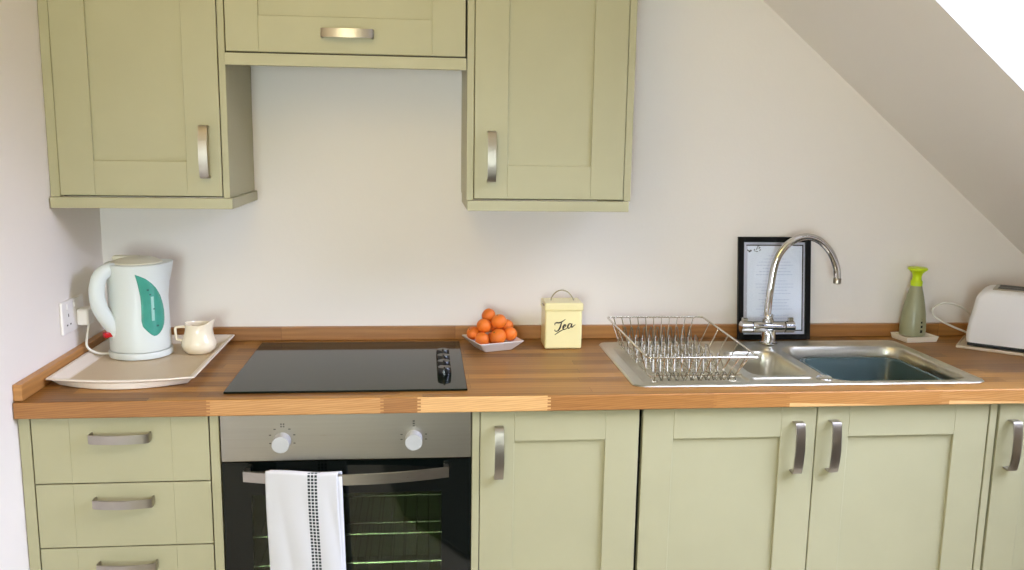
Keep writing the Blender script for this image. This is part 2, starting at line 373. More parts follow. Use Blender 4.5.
# ------------------------------------------------------------------ handles, doors
def bow_path(L, out=.026, bow=.007, n=12):
    """profile along the handle: foot, shoulder, gently bowed grip, shoulder, foot -> (along, out)"""
    pts = [(-L/2+.003, 0), (-L/2+.0015, out*.5), (-L/2+.003, out*.88), (-L/2+.009, out)]
    for i in range(1, n): 
        t = -1+2*i/n; pts.append((t*(L/2-.009), out+bow*(1-t*t)))
    pts += [(-a, b) for a, b in pts[:4][::-1]]
    return pts
def handle(cx, cz, y, L=.136, w=.022, vertical=True, parent=None):
    """bent flat metal strap"""
    t = .0045; pr = bow_path(L); v = []; fcs = []
    n = len(pr)
    for i, (a, b) in enumerate(pr):
        p0 = pr[max(i-1, 0)]; p1 = pr[min(i+1, n-1)]
        tx, ty = p1[0]-p0[0], p1[1]-p0[1]; l = math.hypot(tx, ty); nx, ny = -ty/l, tx/l
        for (s, side) in ((0, -1), (0, 1), (1, 1), (1, -1)):
            aa, bb = a-nx*t*s, b-ny*t*s
            v.append((cx+side*w/2, y-bb, cz+aa) if vertical else (cx+aa, y-bb, cz+side*w/2))
    for i in range(n-1):
        for k in range(4):
            k2 = (k+1) % 4; fcs.append((i*4+k, i*4+k2, (i+1)*4+k2, (i+1)*4+k))
    fcs += [(3, 2, 1, 0), tuple((n-1)*4+k for k in range(4))]
    mb = MB(); mb._add(v, fcs, False)
    bmesh.ops.recalc_face_normals(mb.bm, faces=mb.bm.faces[:])
    es = [e for e in mb.bm.edges if len(e.link_faces) == 2 and e.calc_face_angle(0) > .9]
    bmesh.ops.bevel(mb.bm, geom=es, offset=.0009, segments=2, affect='EDGES')
    for fc in mb.bm.faces: fc.smooth = True
    h = mb.obj('handle', M['nickel'], parent, split=28)
    return h
def shaker(x0, x1, z0, z1, px0, px1, pz0, pz1, y, parent, t=.02, m='sage'):
    """door of two stiles, rails and a recessed panel; pz0/pz1 None = panel runs past that end"""
    mb = MB(); bv = .0011
    mb.box(x0, px0, y, y+t, z0, z1, bv, 1); mb.box(px1, x1, y, y+t, z0, z1, bv, 1)
    if pz0 is not None: mb.box(px0, px1, y, y+t, z0, pz0, bv, 1)
    else: pz0 = z0
    if pz1 is not None: mb.box(px0, px1, y, y+t, pz1, z1, bv, 1)
    else: pz1 = z1
    e = .004
    mb.box(px0-e, px1+e, y+.0075, y+t-.002, pz0-e, pz1+e)
    return mb.obj('door', M[m], parent)

YF = -.60      # face of the base doors
BOT = -.76
def carcass(x0, x1, parent, gl=None, gr=None, y=YF, z0=BOT, z1=-.041, shelf=True):
    mb = MB(); t = .006
    mb.box(x0, x1, y+.024, -.03, z0, z1-.002)
    if shelf: mb.box(x0+.001, x1-.001, y+.07, -.05, FL+.0, z0)       # kickboard plinth
    mb.obj('carcass', M['carcass'], parent)
    for g in (gl, gr):
        if g: MB().box(g[0], g[1], y, -.02, z0, -.043, .001, 1).obj('end_panel', M['sage'], parent)

# drawer unit
d = thing('drawer_unit', 'sage green base unit with three flat drawers, between left wall and oven', 'drawer unit', (-.56, -.3, FL))
carcass(-.7595, -.36, d, (LW+.0015, -.7605), (-.3575, -.3365))
for (z1, z0, hz) in ((-.0455, -.2035, -.0815), (-.2065, -.3635, -.240), (-.3665, -.5900, -.4015)):
    mb = MB(); x0, x1 = -.7575, -.3605
    for a, b_ in ((x0, -.674), (-.674, -.4455), (-.4455, x1)): mb.box(a, b_, YF, YF+.02, z0, z1, .0007, 1)
    dr = mb.obj('drawer', M['sage'], d)
    handle(-.5580, hz-.0085, YF, .141, .0215, False, dr)
MB().box(-.7575, -.3605, YF, YF+.02, BOT, -.593, .0007, 1).obj('drawer', M['sage'], d)

# single cupboard right of the oven
cb = thing('base_cabinet', 'sage green base cupboard with one door, standing right of the oven', 'cupboard', (.48, -.3, FL))
carcass(.284, .674, cb, (.2615, .2795))
dd = shaker(.2815, .675, BOT, -.0455, .3650, .5908, -.70, -.1215, YF, cb)
handle(.3260, -.1455, YF, .136, .022, True, dd)
# sink cupboard, two doors
sk = thing('base_cabinet', 'wide sage green double-door cupboard under the sink', 'cupboard', (1.14, -.3, FL))
carcass(.688, 1.5945, sk, None, (1.5985, 1.6175), z1=-.20)
dd = shaker(.685, 1.1315, BOT, -.0455, .7628, 1.0397, -.70, -.1235, YF, sk)
handle(1.0810, -.1475, YF, .138, .024, True, dd)
dd = shaker(1.1345, 1.5945, BOT, -.0455, 1.2190, 1.5035, -.70, -.1255, YF, sk)
handle(1.1755, -.1460, YF, .138, .024, True, dd)
# cupboard at the right edge
ck = thing('base_cabinet', 'sage green cupboard cut off by the right edge, below the toaster', 'cupboard', (1.83, -.3, FL))
carcass(1.628, 2.06, ck, None, (2.064, 2.084))
dd = shaker(1.6245, 2.06, BOT, -.0455, 1.709, 1.975, -.70, -.1255, YF, ck)
handle(1.6605, -.1535, YF, .138, .024, True, dd)

# ------------------------------------------------------------------ wall cupboards
UF = -.335; UT = 1.19
def pelmet(x0, x1, y0, z0, z1, parent, left=True, right=True, yb=0.0):
    mb = MB(); t = .018; bv = .0008
    mb.box(x0, x1, y0, y0+t, z0, z1, bv, 1)
    if left: mb.box(x0, x0+t, y0+t, yb-.002, z0, z1, bv, 1)
    if right: mb.box(x1-t, x1, y0+t, yb-.002, z0, z1, bv, 1)
    mb.obj('pelmet', M['sage'], parent)
def wall_unit(name, label, x0, x1, door, panel, zb, pz, gl, gr, pel, parent_loc, hnd, pzb=None):
    t = thing(name, label, 'wall cupboard', parent_loc)
    MB().box(x0, x1, UF+.022, -.003, zb, UT).obj('carcass', M['carcass'], t)
    MB().box(x0, x1, UF+.024, -.003, zb-.001, zb+.016).obj('base_board', M['sage'], t)
    for g in (gl, gr):
        if g: MB().box(g[0], g[1], UF+.003, -.002, zb-.001, UT, .001, 1).obj('end_panel', M['sage'], t)
    dd = shaker(door[0], door[1], zb+.003, UT, panel[0], panel[1], pz, UT-.08, UF, t)
    handle(*hnd[:2], UF, hnd[2], .022, hnd[3], dd)
    return t
ul = wall_unit('wall_cabinet', 'sage green wall cupboard above the kettle, beside the left wall', -.7605, -.3655, (-.7605, -.366), (-.677, -.4515), .449, .5395,
    (LW+.001, -.7625), (-.3640, -.3475), None, (-.56, 0, .45), (-.4035, .564, .136, True))
pelmet(LW+.004, -.3395, -.345, .4205, .4475, ul, left=False)
ub = wall_unit('wall_cabinet', 'short sage green bridging cupboard with horizontal handle, above the hob', -.3465, .2540, (-.3445, .2515), (-.2640, .1665), .8105, .9025,
    None, None, None, (-.04, 0, .78), (-.0446, .8615, .135, False))
pelmet(-.3460, .2535, -.345, .7795, .8090, ub, left=False, right=False)
ur = wall_unit('wall_cabinet', 'tall sage green wall cupboard to the right of the short bridging cupboard', .2775, .6745, (.2765, .6745), (.3635, .5855), .449, .5395,
    (.2565, .2750), (.6765, .6955), None, (.48, 0, .45), (.3205, .562, .135, True))
pelmet(.2585, .6890, -.345, .4205, .4475, ur)

# ------------------------------------------------------------------ worktop and upstands
SH = (.685, 1.597, -.556, -.098)
mb = MB(); mb.ring_slab((LW+.001, 2.28, -.62, -.001), SH, -.04, 0, None, 1)
o = mb.obj('worktop', [M['oak'], M['oakfront']])
md = o.modifiers.new('bevel', 'BEVEL'); md.width = .003; md.segments = 2; md.limit_method = 'ANGLE'
tag(o, 'long oak stave worktop running along the whole kitchen wall', 'worktop')
o = MB().box(LW+.0225, 2.28, -.0195, -.001, .0005, .0405, .0015).obj('wooden_upstand', M['oakstrip'])
tag(o, 'long low oak upstand along the back wall behind the worktop', 'upstand')
o = MB().box(LW+.001, LW+.0215, -.6125, -.001, .0005, .0395, .0015).obj('wooden_upstand', M['oakstripside'])
tag(o, 'short oak upstand running front to back along the left wall', 'upstand')

# ------------------------------------------------------------------ oven
ov = thing('built_in_oven', 'built-in electric oven with steel control panel and black glass door', 'oven', (-.037, -.3, FL))
ox0, ox1 = -.3325, .2595
mb = MB()      # open-fronted body: five walls
mb.box(ox0+.01, ox1-.01, -.10, -.05, -.74, -.046); mb.box(ox0+.01, ox0+.05, -.575, -.10, -.74, -.046); mb.box(ox1-.05, ox1-.01, -.575, -.10, -.74, -.046)
mb.box(ox0+.05, ox1-.05, -.575, -.10, -.20, -.046); mb.box(ox0+.05, ox1-.05, -.575, -.10, -.74, -.66)
mb.obj('body', M['cavity'], ov)
for z in (-.375, -.452, -.538):
    mb = MB()
    mb.tube([(ox0+.052, -.55, z), (ox1-.052, -.55, z)], .0036, 8)
    mb.tube([(ox0+.052, -.13, z), (ox1-.052, -.13, z)], .003, 8)
    for i in range(15):
        x = ox0+.07+i*(ox1-ox0-.14)/14; mb.tube([(x, -.55, z), (x, -.13, z)], .0016, 6)
    mb.obj('shelf_rack', M['wire'], ov)
fa = MB().box(ox0, ox1, -.604, -.575, -.1580, -.0435, .002).obj('control_panel', M['steel'], ov)
for kx, kz in ((-.190, -.1075), (.1205, -.1075)):
    mt2 = Matrix(((1, 0, 0, kx), (0, 0, -1, -.604), (0, 1, 0, kz), (0, 0, 0, 1)))
    mb = MB(); mb.lathe([(.0205, 0), (.0205, .004), (.0195, .018), (.0205, .028), (.0195, .031), (.0, .031)], n=36, mat=mt2, cap1=False)
    mb.obj('control_knob', M['knobsilver'], fa)
def dot(x, z, w, h=None, y=-.6042):
    h = h or w; MB().box(x-w/2, x+w/2, y-.0003, y+.0005, z-h/2, z+h/2).obj('dial_mark', M['mark'], fa)
for kx in (-.190, .1205):
    for a in (20, 55, 125, 160, 200, 340) if kx < 0 else (-12, 12, 168, 192):
        dot(kx+.030*math.cos(math.radians(a)), -.1035+.030*math.sin(math.radians(a)), .005, .0022)
for i in range(2):
    for j in range(2): dot(-.192+i*.006, -.0665-j*.006, .0032)
for j in range(3): dot(.1205, -.0640-j*.006, .005, .003)
mb = MB(); wi = (-.268, .1875, -.60, -.2450)
mbm = Matrix(((1, 0, 0, 0), (0, 0, -1, -.577), (0, 1, 0, 0), (0, 0, 0, 1)))
mb.ring_slab((ox0, ox1, -.745, -.1625), wi, 0, .022, mbm)
dr = mb.obj('door', M['ovenblack'], ov)
MB().box(wi[0], wi[1], -.599, -.596, wi[2], wi[3]).obj('window', M['ovenglass'], dr)
# bowed flat bar handle
mb = MB(); n = 28; hx0, hx1 = -.2790, .2045; v = []; fc = []
for i in range(n+1):
    t = i/n; x = hx0+(hx1-hx0)*t; s = 1-(2*t-1)**2; y = -.625-.036*s
    for dy, dz in ((0, -.0125), (-.006, -.0125), (-.006, .0125), (0, .0125)): v.append((x, y-dy-.006, -.1850+dz))
for i in range(n):
    for k in range(4): k2 = (k+1) % 4; fc.append((i*4+k, i*4+k2, i*4+4+k2, i*4+4+k))
fc += [(3, 2, 1, 0), tuple(n*4+k for k in range(4))]
mb._add(v, fc)
for x in (hx0, hx1-.012): mb.box(x, x+.012, -.626, -.599, -.2, -.175)
h = mb.obj('handle', M['steel'], dr)

# tea towel folded over the handle bar
def bar_y(x):
    t = min(1, max(0, (x-hx0)/(hx1-hx0))); return -.625-.036*(1-(2*t-1)**2)-.003
def towel():
    prof = []      # (offset from the bar's middle, z): up the front, over the bar, down behind
    zt = -.1705
    for i in range(26): prof.append((-.0078, -.560+i*(zt-.004+.560)/25))
    for a in range(0, 181, 20):
        t = math.radians(180-a); prof.append((.0078*math.cos(t), zt+.005*math.sin(t)))
    for i in range(1, 20): prof.append((.0078+.002*i/19, zt-i*.02))
    bm = bmesh.new(); uvl = bm.loops.layers.uv.new('UVMap'); W = .168; nu = 40; vs = []; ss = [0]
    for a, b_ in zip(prof, prof[1:]): ss.append(ss[-1]+math.hypot(b_[0]-a[0], b_[1]-a[1]))
    for j, (y, z) in enumerate(prof):
        row = []
        front = j < 30
        for i in range(nu+1):
            t = i/nu; dn = max(0, -.17-z)
            x = -.2205+W*t + (.003*math.sin(z*13+1) if front else .006) + dn*(.015*t-.004)
            w = -abs(.0035*math.sin(t*9+z*7))*min(1, dn*6)
            row.append(bm.verts.new((x, bar_y(x)+y+(w if front else -w*.3), z+.0012*math.sin(t*7))))
        vs.append(row)
    for j in range(len(prof)-1):
        for i in range(nu):
            fcx = bm.faces.new((vs[j][i], vs[j][i+1], vs[j+1][i+1], vs[j+1][i])); fcx.smooth = True
            for lp, (ii, jj) in zip(fcx.loops, ((i, j), (i+1, j), (i+1, j+1), (i, j+1))):
                lp[uvl].uv = (W*ii/nu, ss[jj])
    # second fold layer showing at the right side, tucked behind the front drop
    mb = MB(); mb.bm.free(); mb.bm = bm
    vs = []
    for j in range(22):
        z = -.560+j*(.385/21); dn = max(0, -.17-z)
        row = []
        for i in range(8):
            t = i/7; x = -.103+.0575*t+.006*dn*4*t; row.append(bm.verts.new((x, bar_y(x)-.0050-.0004*math.sin(t*5), z)))
        vs.append(row)
    for j in range(21):
        for i in range(7):
            fcx = bm.faces.new((vs[j][i], vs[j][i+1], vs[j+1][i+1], vs[j+1][i])); fcx.smooth = True
            for lp in fcx.loops: lp[uvl].uv = (.02, 0)
    o = mb.obj('tea_towel', M['towel'], recalc=False, split=0)
    sd = o.modifiers.new('solid', 'SOLIDIFY'); sd.thickness = .0016; sd.offset = 0
    tag(o, 'white tea towel with black checked band hanging on the oven handle', 'tea towel')
towel()

# ------------------------------------------------------------------ hob
hb = thing('ceramic_hob', 'flat black glass hob with four knobs set in the oak worktop', 'hob', (-.04, -.32, 0))
MB().box(-.3290, .2510, -.5740, -.0640, .0003, .0055, .0012).obj('glass_plate', M['hob'], hb)
for y in (-.250, -.313, -.376, -.440):
    mb = MB(); mb.lathe([(.0185, .0056), (.0185, .010), (.0172, .024), (.0160, .0262), (0, .0262)], .1975, y, 32, cap1=False)
    k = mb.obj('control_knob', M['knobblack'], hb)
    MB().box(.1955, .1995, y-.016, y+.002, .0262, .0300, .0008, 1).obj('grip_ridge', M['knobblack'], k)

# ------------------------------------------------------------------ sink
sx0, sx1, sy0, sy1 = .6685, 1.6120, -.5640, -.0850
def sdr(x, y, x0, x1, y0, y1, r):
    cx, cy = (x0+x1)/2, (y0+y1)/2; qx = abs(x-cx)-(x1-x0)/2+r; qy = abs(y-cy)-(y1-y0)/2+r
    return math.hypot(max(qx, 0), max(qy, 0))+min(max(qx, qy), 0)-r
def sink_h(x, y):
    e = -sdr(x, y, sx0, sx1, sy0, sy1, .03)
    z = .0006+.0040*smoothstep(0, .004, e)-.0022*smoothstep(.005, .010, e)
    d = -sdr(x, y, .700, .985, -.540, -.135, .03)          # ribbed drainer
    if d > 0: z -= .0045*smoothstep(0, .008, d); z += (.0016*smoothstep(.015, .03, d))*(.5+.5*math.cos((y+.15)/.052*2*math.pi))
    d = -sdr(x, y, .995, 1.168, -.545, -.490, .012)        # shallow ledge in front of the half bowl
    if d > 0: z -= .006*smoothstep(0, .006, d)
    d = -sdr(x, y, 1.010, 1.172, -.478, -.205, .045)       # half bowl
    if d > 0: z -= .012*smoothstep(0, .010, d)+.120*smoothstep(.004, .021, d)
    d = -sdr(x, y, 1.200, 1.588, -.538, -.150, .065)       # main bowl
    if d > 0: z -= .012*smoothstep(0, .010, d)+.158*smoothstep(.004, .023, d)
    return z
mb = MB(); NX, NY = 330, 162
mb.grid(lambda a, b_: (sx0+(sx1-sx0)*a, sy0+(sy1-sy0)*b_, sink_h(sx0+(sx1-sx0)*a, sy0+(sy1-sy0)*b_)), NX, NY)
sn = thing('kitchen_sink', 'stainless steel inset sink with drainer, half bowl and main bowl', 'sink', (1.137, -.33, 0))
# round the outer corners of the sheet
for vtx in mb.bm.verts:
    e = sdr(vtx.co.x, vtx.co.y, sx0, sx1, sy0, sy1, .03)
    if e > 0:
        cx = min(max(vtx.co.x, sx0+.03), sx1-.03); cy = min(max(vtx.co.y, sy0+.03), sy1-.03)
        dv = Vector((vtx.co.x-cx, vtx.co.y-cy)); dv = dv.normalized()*.03; vtx.co.x = cx+dv.x; vtx.co.y = cy+dv.y
so = mb.obj('steel_top', M['sinksteel'], sn, split=0)
if so.data.polygons[0].normal.z < 0: so.data.flip_normals()
mb = MB(); mb.lathe([(.021, .0018), (.021, .0045), (.017, .0085), (.006, .0095), (0, .0095)], 1.1875, -.512, 28, cap1=False); mb.obj('waste_knob', M['chrome'], sn)
mb = MB(); mb.lathe([(.032, -.1312), (.030, -.1295), (.012, -.1318), (0, -.1318)], 1.09, -.34, 28, cap1=False); mb.obj('strainer', M['chrome'], sn)
mb = MB()
for k in range(3):
    mb.tube([(1.1635, -.395+k*.008, -.052), (1.1635, -.395+k*.008, -.030)], .0026, 8)
mb.obj('overflow_slots', M['dark'], sn)
# basin standing in the main bowl
def basin():
    mb = MB(); n = 48
    def ringpts(x0, x1, y0, y1, rr, z):
        out = []
        for k in range(4):
            cx = (x1-rr, x0+rr, x0+rr, x1-rr)[k]; cy = (y1-rr, y1-rr, y0+rr, y0+rr)[k]
            for j in range(n//4):
                a = math.radians(90*k+90*j/(n//4-1)); out.append((cx+rr*math.cos(a), cy+rr*math.sin(a), z))
        return out
    x0, x1, y0, y1 = 1.238, 1.540, -.520, -.222
    def off(o_, rr, z): return ringpts(x0+o_, x1-o_, y0+o_, y1-o_, rr, z)
    rings = [off(.036, .03, -.164), off(.022, .045, -.150), off(.004, .05, -.024), off(-.004, .05, -.022), off(-.005, .05, -.0165), off(.0, .05, -.0150), off(.006, .05, -.0175), off(.0085, .05, -.026), off(.027, .042, -.148), off(.040, .03, -.160)]
    v = [p for r_ in rings for p in r_]; fc = []
    for j in range(len(rings)-1):
        for k in range(n): k2 = (k+1) % n; fc.append((j*n+k, j*n+k2, j*n+n+k2, j*n+n+k))
    fc += [tuple(range(n))[::-1], tuple((len(rings)-1)*n+k for k in range(n))]
    mb._add(v, fc, True)
    o = mb.obj('washing_up_bowl', M['basin'])
    tag(o, 'dark slate rectangular washing-up bowl sitting inside the main sink bowl', 'washing-up bowl')
basin()

# ------------------------------------------------------------------ mixer tap
tp = thing('mixer_tap', 'chrome mixer tap with tall swan-neck spout and two levers, behind the sink', 'tap', (1.192, -.118, .003))
ty = -.118
mb = MB(); mb.lathe([(.027, .0048), (.027, .008), (.0235, .010), (.0215, .018), (.0205, .048)], 1.192, ty, 32); mb.obj('base', M['chrome'], tp)
mx = Matrix(((0, 0, 1, 0), (0, 1, 0, ty), (-1, 0, 0, .0555), (0, 0, 0, 1)))
mb = MB(); mb.lathe([(.0165, 1.140), (.0175, 1.142), (.0175, 1.236), (.0165, 1.238)], 0, 0, 32, mat=mx); bd = mb.obj('crossbar', M['chrome'], tp)
for s in (-1, 1):
    a, b_ = (1.102, 1.1385) if s < 0 else (1.2395, 1.270)
    mb = MB(); mb.lathe([(.0150, a), (.0180, a+.002), (.0180, b_-.002), (.0160, b_)], 0, 0, 32, mat=mx)
    xc = a+.004 if s < 0 else b_-.020
    mb.box(xc, xc+.016, ty-.006, ty+.006, .070, .0845, .002)
    mb.obj('lever', M['chrome'], tp)
mb = MB(); mb.lathe([(.0165, .070), (.0165, .079), (.0140, .081), (.0140, .094), (.0125, .096)], 1.188, ty, 28); mb.obj('spout_collar', M['chrome'], tp)
sp = [(1.187, .090), (1.1895, .137), (1.193, .1833), (1.203, .2537), (1.227, .2990), (1.2605, .3245), (1.2945, .3325), (1.3305, .3205), (1.3635, .2870), (1.3845, .2437), (1.3905, .2080)]
pth = smooth_path([(x-.003, ty+.0-.02*smoothstep(1.2, 1.4, x), z) for x, z in sp], 6)
MB().tube(pth, .0108, 18).obj('spout', M['chrome'], tp)
e1 = pth[-1]; mb = MB(); mb.lathe([(.0098, e1[2]-.016), (.0118, e1[2]-.014), (.0118, e1[2]-.001), (.0100, e1[2]+.002)], e1[0], e1[1], 24); mb.obj('aerator', M['nickel'], tp)

# ------------------------------------------------------------------ wire dish rack
dk = thing('dish_rack', 'empty chrome wire dish rack standing on the sink drainer', 'dish rack', (.83, -.34, .003))
RZ = .082; wr = .0016
rim = [(.695, -.090, RZ), (.990, -.094, RZ), (.975, -.594, RZ), (.693, -.588, RZ)]
mb = MB()
def rounded(poly, rr=.012):
    out = []; n = len(poly)
    for i in range(n):
        p = Vector(poly[i]); a = (Vector(poly[i-1])-p).normalized(); b_ = (Vector(poly[(i+1) % n])-p).normalized()
        for t in (0, .25, .5, .75, 1): out.append(p+a*rr*(1-t)**2+b_*rr*t**2)
    return out
mb.tube(rounded(rim), .0027, 10, closed=True); mb.obj('top_rim', M['wire'], dk)
mb = MB(); BZ = .010
bx0, bx1, by0, by1 = .716, .950, -.546, -.150
def lerp(a, b_, t): return a+(b_-a)*t
for i in range(11):
    t = (i+.45)/11; xb = lerp(bx0, bx1-.01, t); xt = lerp(rim[0][0], rim[1][0], .03+.94*t*.98); xf = lerp(rim[3][0], rim[2][0], .03+.94*t*.98)
    yb_ = lerp(rim[0][1], rim[1][1], t); yf = lerp(rim[3][1], rim[2][1], t)
    mb.tube([(xt, yb_, RZ), (xb, by1+.004, BZ+.010), (xb, by1-.006, BZ), (xb, by0+.006, BZ), (xb, by0-.004, BZ+.010), (xf, yf, RZ)], wr, 6)
for i in range(5):
    t = (i+.5)/5; yb_ = lerp(by0, by1, t); yr = lerp(rim[2][1], rim[1][1], .06+.88*t); yl = lerp(rim[3][1], rim[0][1], .06+.88*t)
    mb.tube([(lerp(rim[3][0], rim[0][0], .06+.88*t), yl, RZ), (bx0-.002, yb_, BZ+.010), (bx0+.008, yb_, BZ), (bx1-.008, yb_, BZ), (bx1+.002, yb_, BZ+.010), (lerp(rim[2][0], rim[1][0], .06+.88*t), yr, RZ)], wr, 6)
mb.tube([(bx0-.004, by1-.01, BZ+.012), (bx1+.004, by1-.01, BZ+.012)], wr, 6); mb.tube([(bx0-.004, by0+.01, BZ+.012), (bx1+.004, by0+.01, BZ+.012)], wr, 6)
mb.obj('wire_basket', M['wire'], dk)
for yr, hgt in ((-.540, .020), (-.455, .040), (-.355, .042), (-.255, .046), (-.170, .058)):
    mb = MB(); n = 11; w_ = (bx1-bx0-.02)/n; ln = .030 if -.5 < yr < -.2 else .004
    for i in range(n):
        x = bx0+.008+i*w_
        mb.tube([(x, yr, BZ), (x+w_*.30, yr+ln*.8, BZ+hgt*.8), (x+w_*.44, yr+ln, BZ+hgt), (x+w_*.56, yr+ln, BZ+hgt), (x+w_*.70, yr+ln*.8, BZ+hgt*.8), (x+w_*.97, yr, BZ)], wr*.95, 6)
    mb.obj('plate_holder', M['wiredark'], dk)
for x in (bx0+.015, bx1-.015):
    for y in (by0+.02, by1-.02):
        MB().tube([(x-.010, y, BZ), (x-.007, y, .0035), (x+.007, y, .0035), (x+.010, y, BZ)], .002, 6).obj('foot', M['wire'], dk)

# ------------------------------------------------------------------ framed print
def framed():
    t = thing('picture_frame', 'black framed printed sheet leaning on the wall behind the tap', 'picture frame', (1.237, -.05, 0))
    W_, H_, D_ = .2330, .3210, .014
    lean = math.asin(.044/H_)
    base = Vector((1.1195, -.0605, .0015))
    ex = Vector((1, 0, 0)); ez = Vector((0, math.sin(lean), math.cos(lean))); ey = Vector((0, math.cos(lean), -math.sin(lean)))
    FM = Matrix(((ex.x, ey.x, ez.x, base.x), (ex.y, ey.y, ez.y, base.y), (ex.z, ey.z, ez.z, base.z), (0, 0, 0, 1)))
    b = .0165; mb = MB()
    mb.box(0, b, 0, D_, 0, H_, .001, 1, FM); mb.box(W_-b, W_, 0, D_, 0, H_, .001, 1, FM)
    mb.box(b, W_-b, 0, D_, 0, b, .001, 1, FM); mb.box(b, W_-b, 0, D_, H_-b, H_, .001, 1, FM)
    mb.obj('frame', M['framebl'], t)
    mb = MB(); mb.box(b-.002, W_-b+.002, .008, .012, b-.002, H_-b+.002, mat=FM); mp = mb.obj('mount', M['mount'], t)
    mb = MB(); mb.box(.030, W_-.0265, .0072, .0078, .030, H_-.0285, mat=FM); pr = mb.obj('printed_sheet', M['paper'], t)
    mb = MB(); rr = random.Random(3)
    for i in range(23):
        z = H_-.060-i*.0098
        if i in (7, 13, 18): continue
        w = rr.uniform(.035, .062) if i else .02; x = .118-w
        while x < .118+w:
            l = rr.uniform(.004, .011); mb.box(x, min(x+l, .118+w), .0069, .0071, z, z+.0022, mat=FM); x += l+.0022
    mb.obj('text_lines', M['faint'], pr)
    mb = MB()
    for (x, z, a, w, h) in ((.038, .277, .5, .010, .005), (.031, .279, -.6, .006, .003), (.052, .281, .9, .006, .002), (.060, .285, 1.2, .008, .0022), (.068, .287, .4, .006, .003), (.058, .276, -.2, .012, .0016), (.070, .280, 1.0, .006, .002), (.064, .292, .2, .006, .002)):
        mm_ = FM @ Matrix.Translation((x, 0, z)) @ Matrix.Rotation(-a, 4, 'Y'); mb.box(-w/2, w/2, .0068, .0071, -h/2, h/2, mat=mm_)
    mb.obj('flourish', M['ink'], pr)
    mb = MB()   # shadow line inside the mount, drawn as black strips along top, right and bottom
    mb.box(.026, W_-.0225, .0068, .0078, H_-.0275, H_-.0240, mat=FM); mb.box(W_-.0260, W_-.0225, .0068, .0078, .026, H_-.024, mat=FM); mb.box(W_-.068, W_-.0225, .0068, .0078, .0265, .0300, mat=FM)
    mb.obj('mount_shadow_line', M['ink'], mp)
    mb = MB(); mb.box(b-.001, W_-b+.001, .0035, .0050, b-.001, H_-b+.001, mat=FM); mb.obj('glass', M['picglass'], t)
framed()

# ------------------------------------------------------------------ tea canister
def canister():
    t = thing('tea_canister', 'cream square tea tin with wire handle, on the worktop by the wall', 'canister', (.552, -.113, 0))
    x0, x1, y0, y1 = .4975, .6075, -.157, -.068
    mb = MB(); mb.box(x0, x1, y0, y1, .0008, .120, .006, 3); mb.obj('body', M['tin'], t)
    mb = MB(); mb.box(x0-.0025, x1+.0025, y0-.0025, y1+.0025, .1165, .1385, .005, 3); mb.box(x0-.0035, x1+.0035, y0-.0035, y1+.0035, .1165, .1185, .001, 1); ld = mb.obj('lid', M['tin'], t)
    yc = (y0+y1)/2
    pth = smooth_path([(.519, yc-.004, .1385), (.523, yc, .150), (.536, yc, .164), (.553, yc, .169), (.571, yc, .162), (.583, yc, .148), (.588, yc-.004, .1385)], 5)
    MB().tube(pth, .0018, 8).obj('handle', M['tinwire'], ld)
    mb = MB(); mb.tube([(x0-.003, y0+.004, .132), (x0-.0035, y0+.02, .129), (x0-.003, y0+.035, .131)], .0014, 6)
    mb.obj('hinge_clip', M['tinedge'], ld)
    # script lettering, each stroke a ribbon of changing width
    k = .110/172; yf = y0-.0004
    def P(px, py): return (x0+(px-500)*k, (325-py)*k)
    mb = MB()
    def stroke(pts, ws):
        pp = smooth_path([(P(*p)[0], 0, P(*p)[1]) for p in pts], 6); m = len(pp); v = []
        for i, p in enumerate(pp):
            s = i/(m-1)*(len(ws)-1); a = int(min(s, len(ws)-2)); w = lerp(ws[a], ws[a+1], s-a)*k*.66
            q0 = pp[max(i-1, 0)]; q1 = pp[min(i+1, m-1)]; d_ = (q1-q0).normalized(); nx, nz = -d_.z, d_.x
            v += [(p.x+nx*w, yf, p.z+nz*w), (p.x-nx*w, yf, p.z-nz*w), (p.x-nx*w, yf+.0006, p.z-nz*w), (p.x+nx*w, yf+.0006, p.z+nz*w)]
        fc = [(i*4+q, i*4+(q+1) % 4, i*4+4+(q+1) % 4, i*4+4+q) for i in range(m-1) for q in range(4)]+[(3, 2, 1, 0), tuple((m-1)*4+q for q in range(4))]
        mb._add(v, fc)
    stroke([(546, 212), (545, 204), (553, 200), (566, 200), (580, 194), (593, 184)], [2, 3, 5, 5, 4, 2])
    stroke([(577, 194), (573, 210), (568, 226), (559, 238), (548, 239), (545, 232)], [2, 5, 6, 4, 3, 3])
    stroke([(581, 226), (592, 219), (596, 212), (590, 210), (584, 219), (584, 229), (592, 231), (603, 224)], [2, 3, 4, 5, 6, 5, 3, 2])
    stroke([(622, 206), (613, 205), (606, 214), (606, 224), (613, 225), (621, 213), (624, 204), (621, 217), (625, 221), (633, 214), (641, 209)], [3, 4, 6, 5, 3, 3, 4, 6, 4, 3, 1.5])
    stroke([(546, 256), (560, 246), (575, 237), (592, 229)], [2.5, 3.5, 3.5, 1.5])
    mb.obj('lettering', M['ink'], t)
canister()

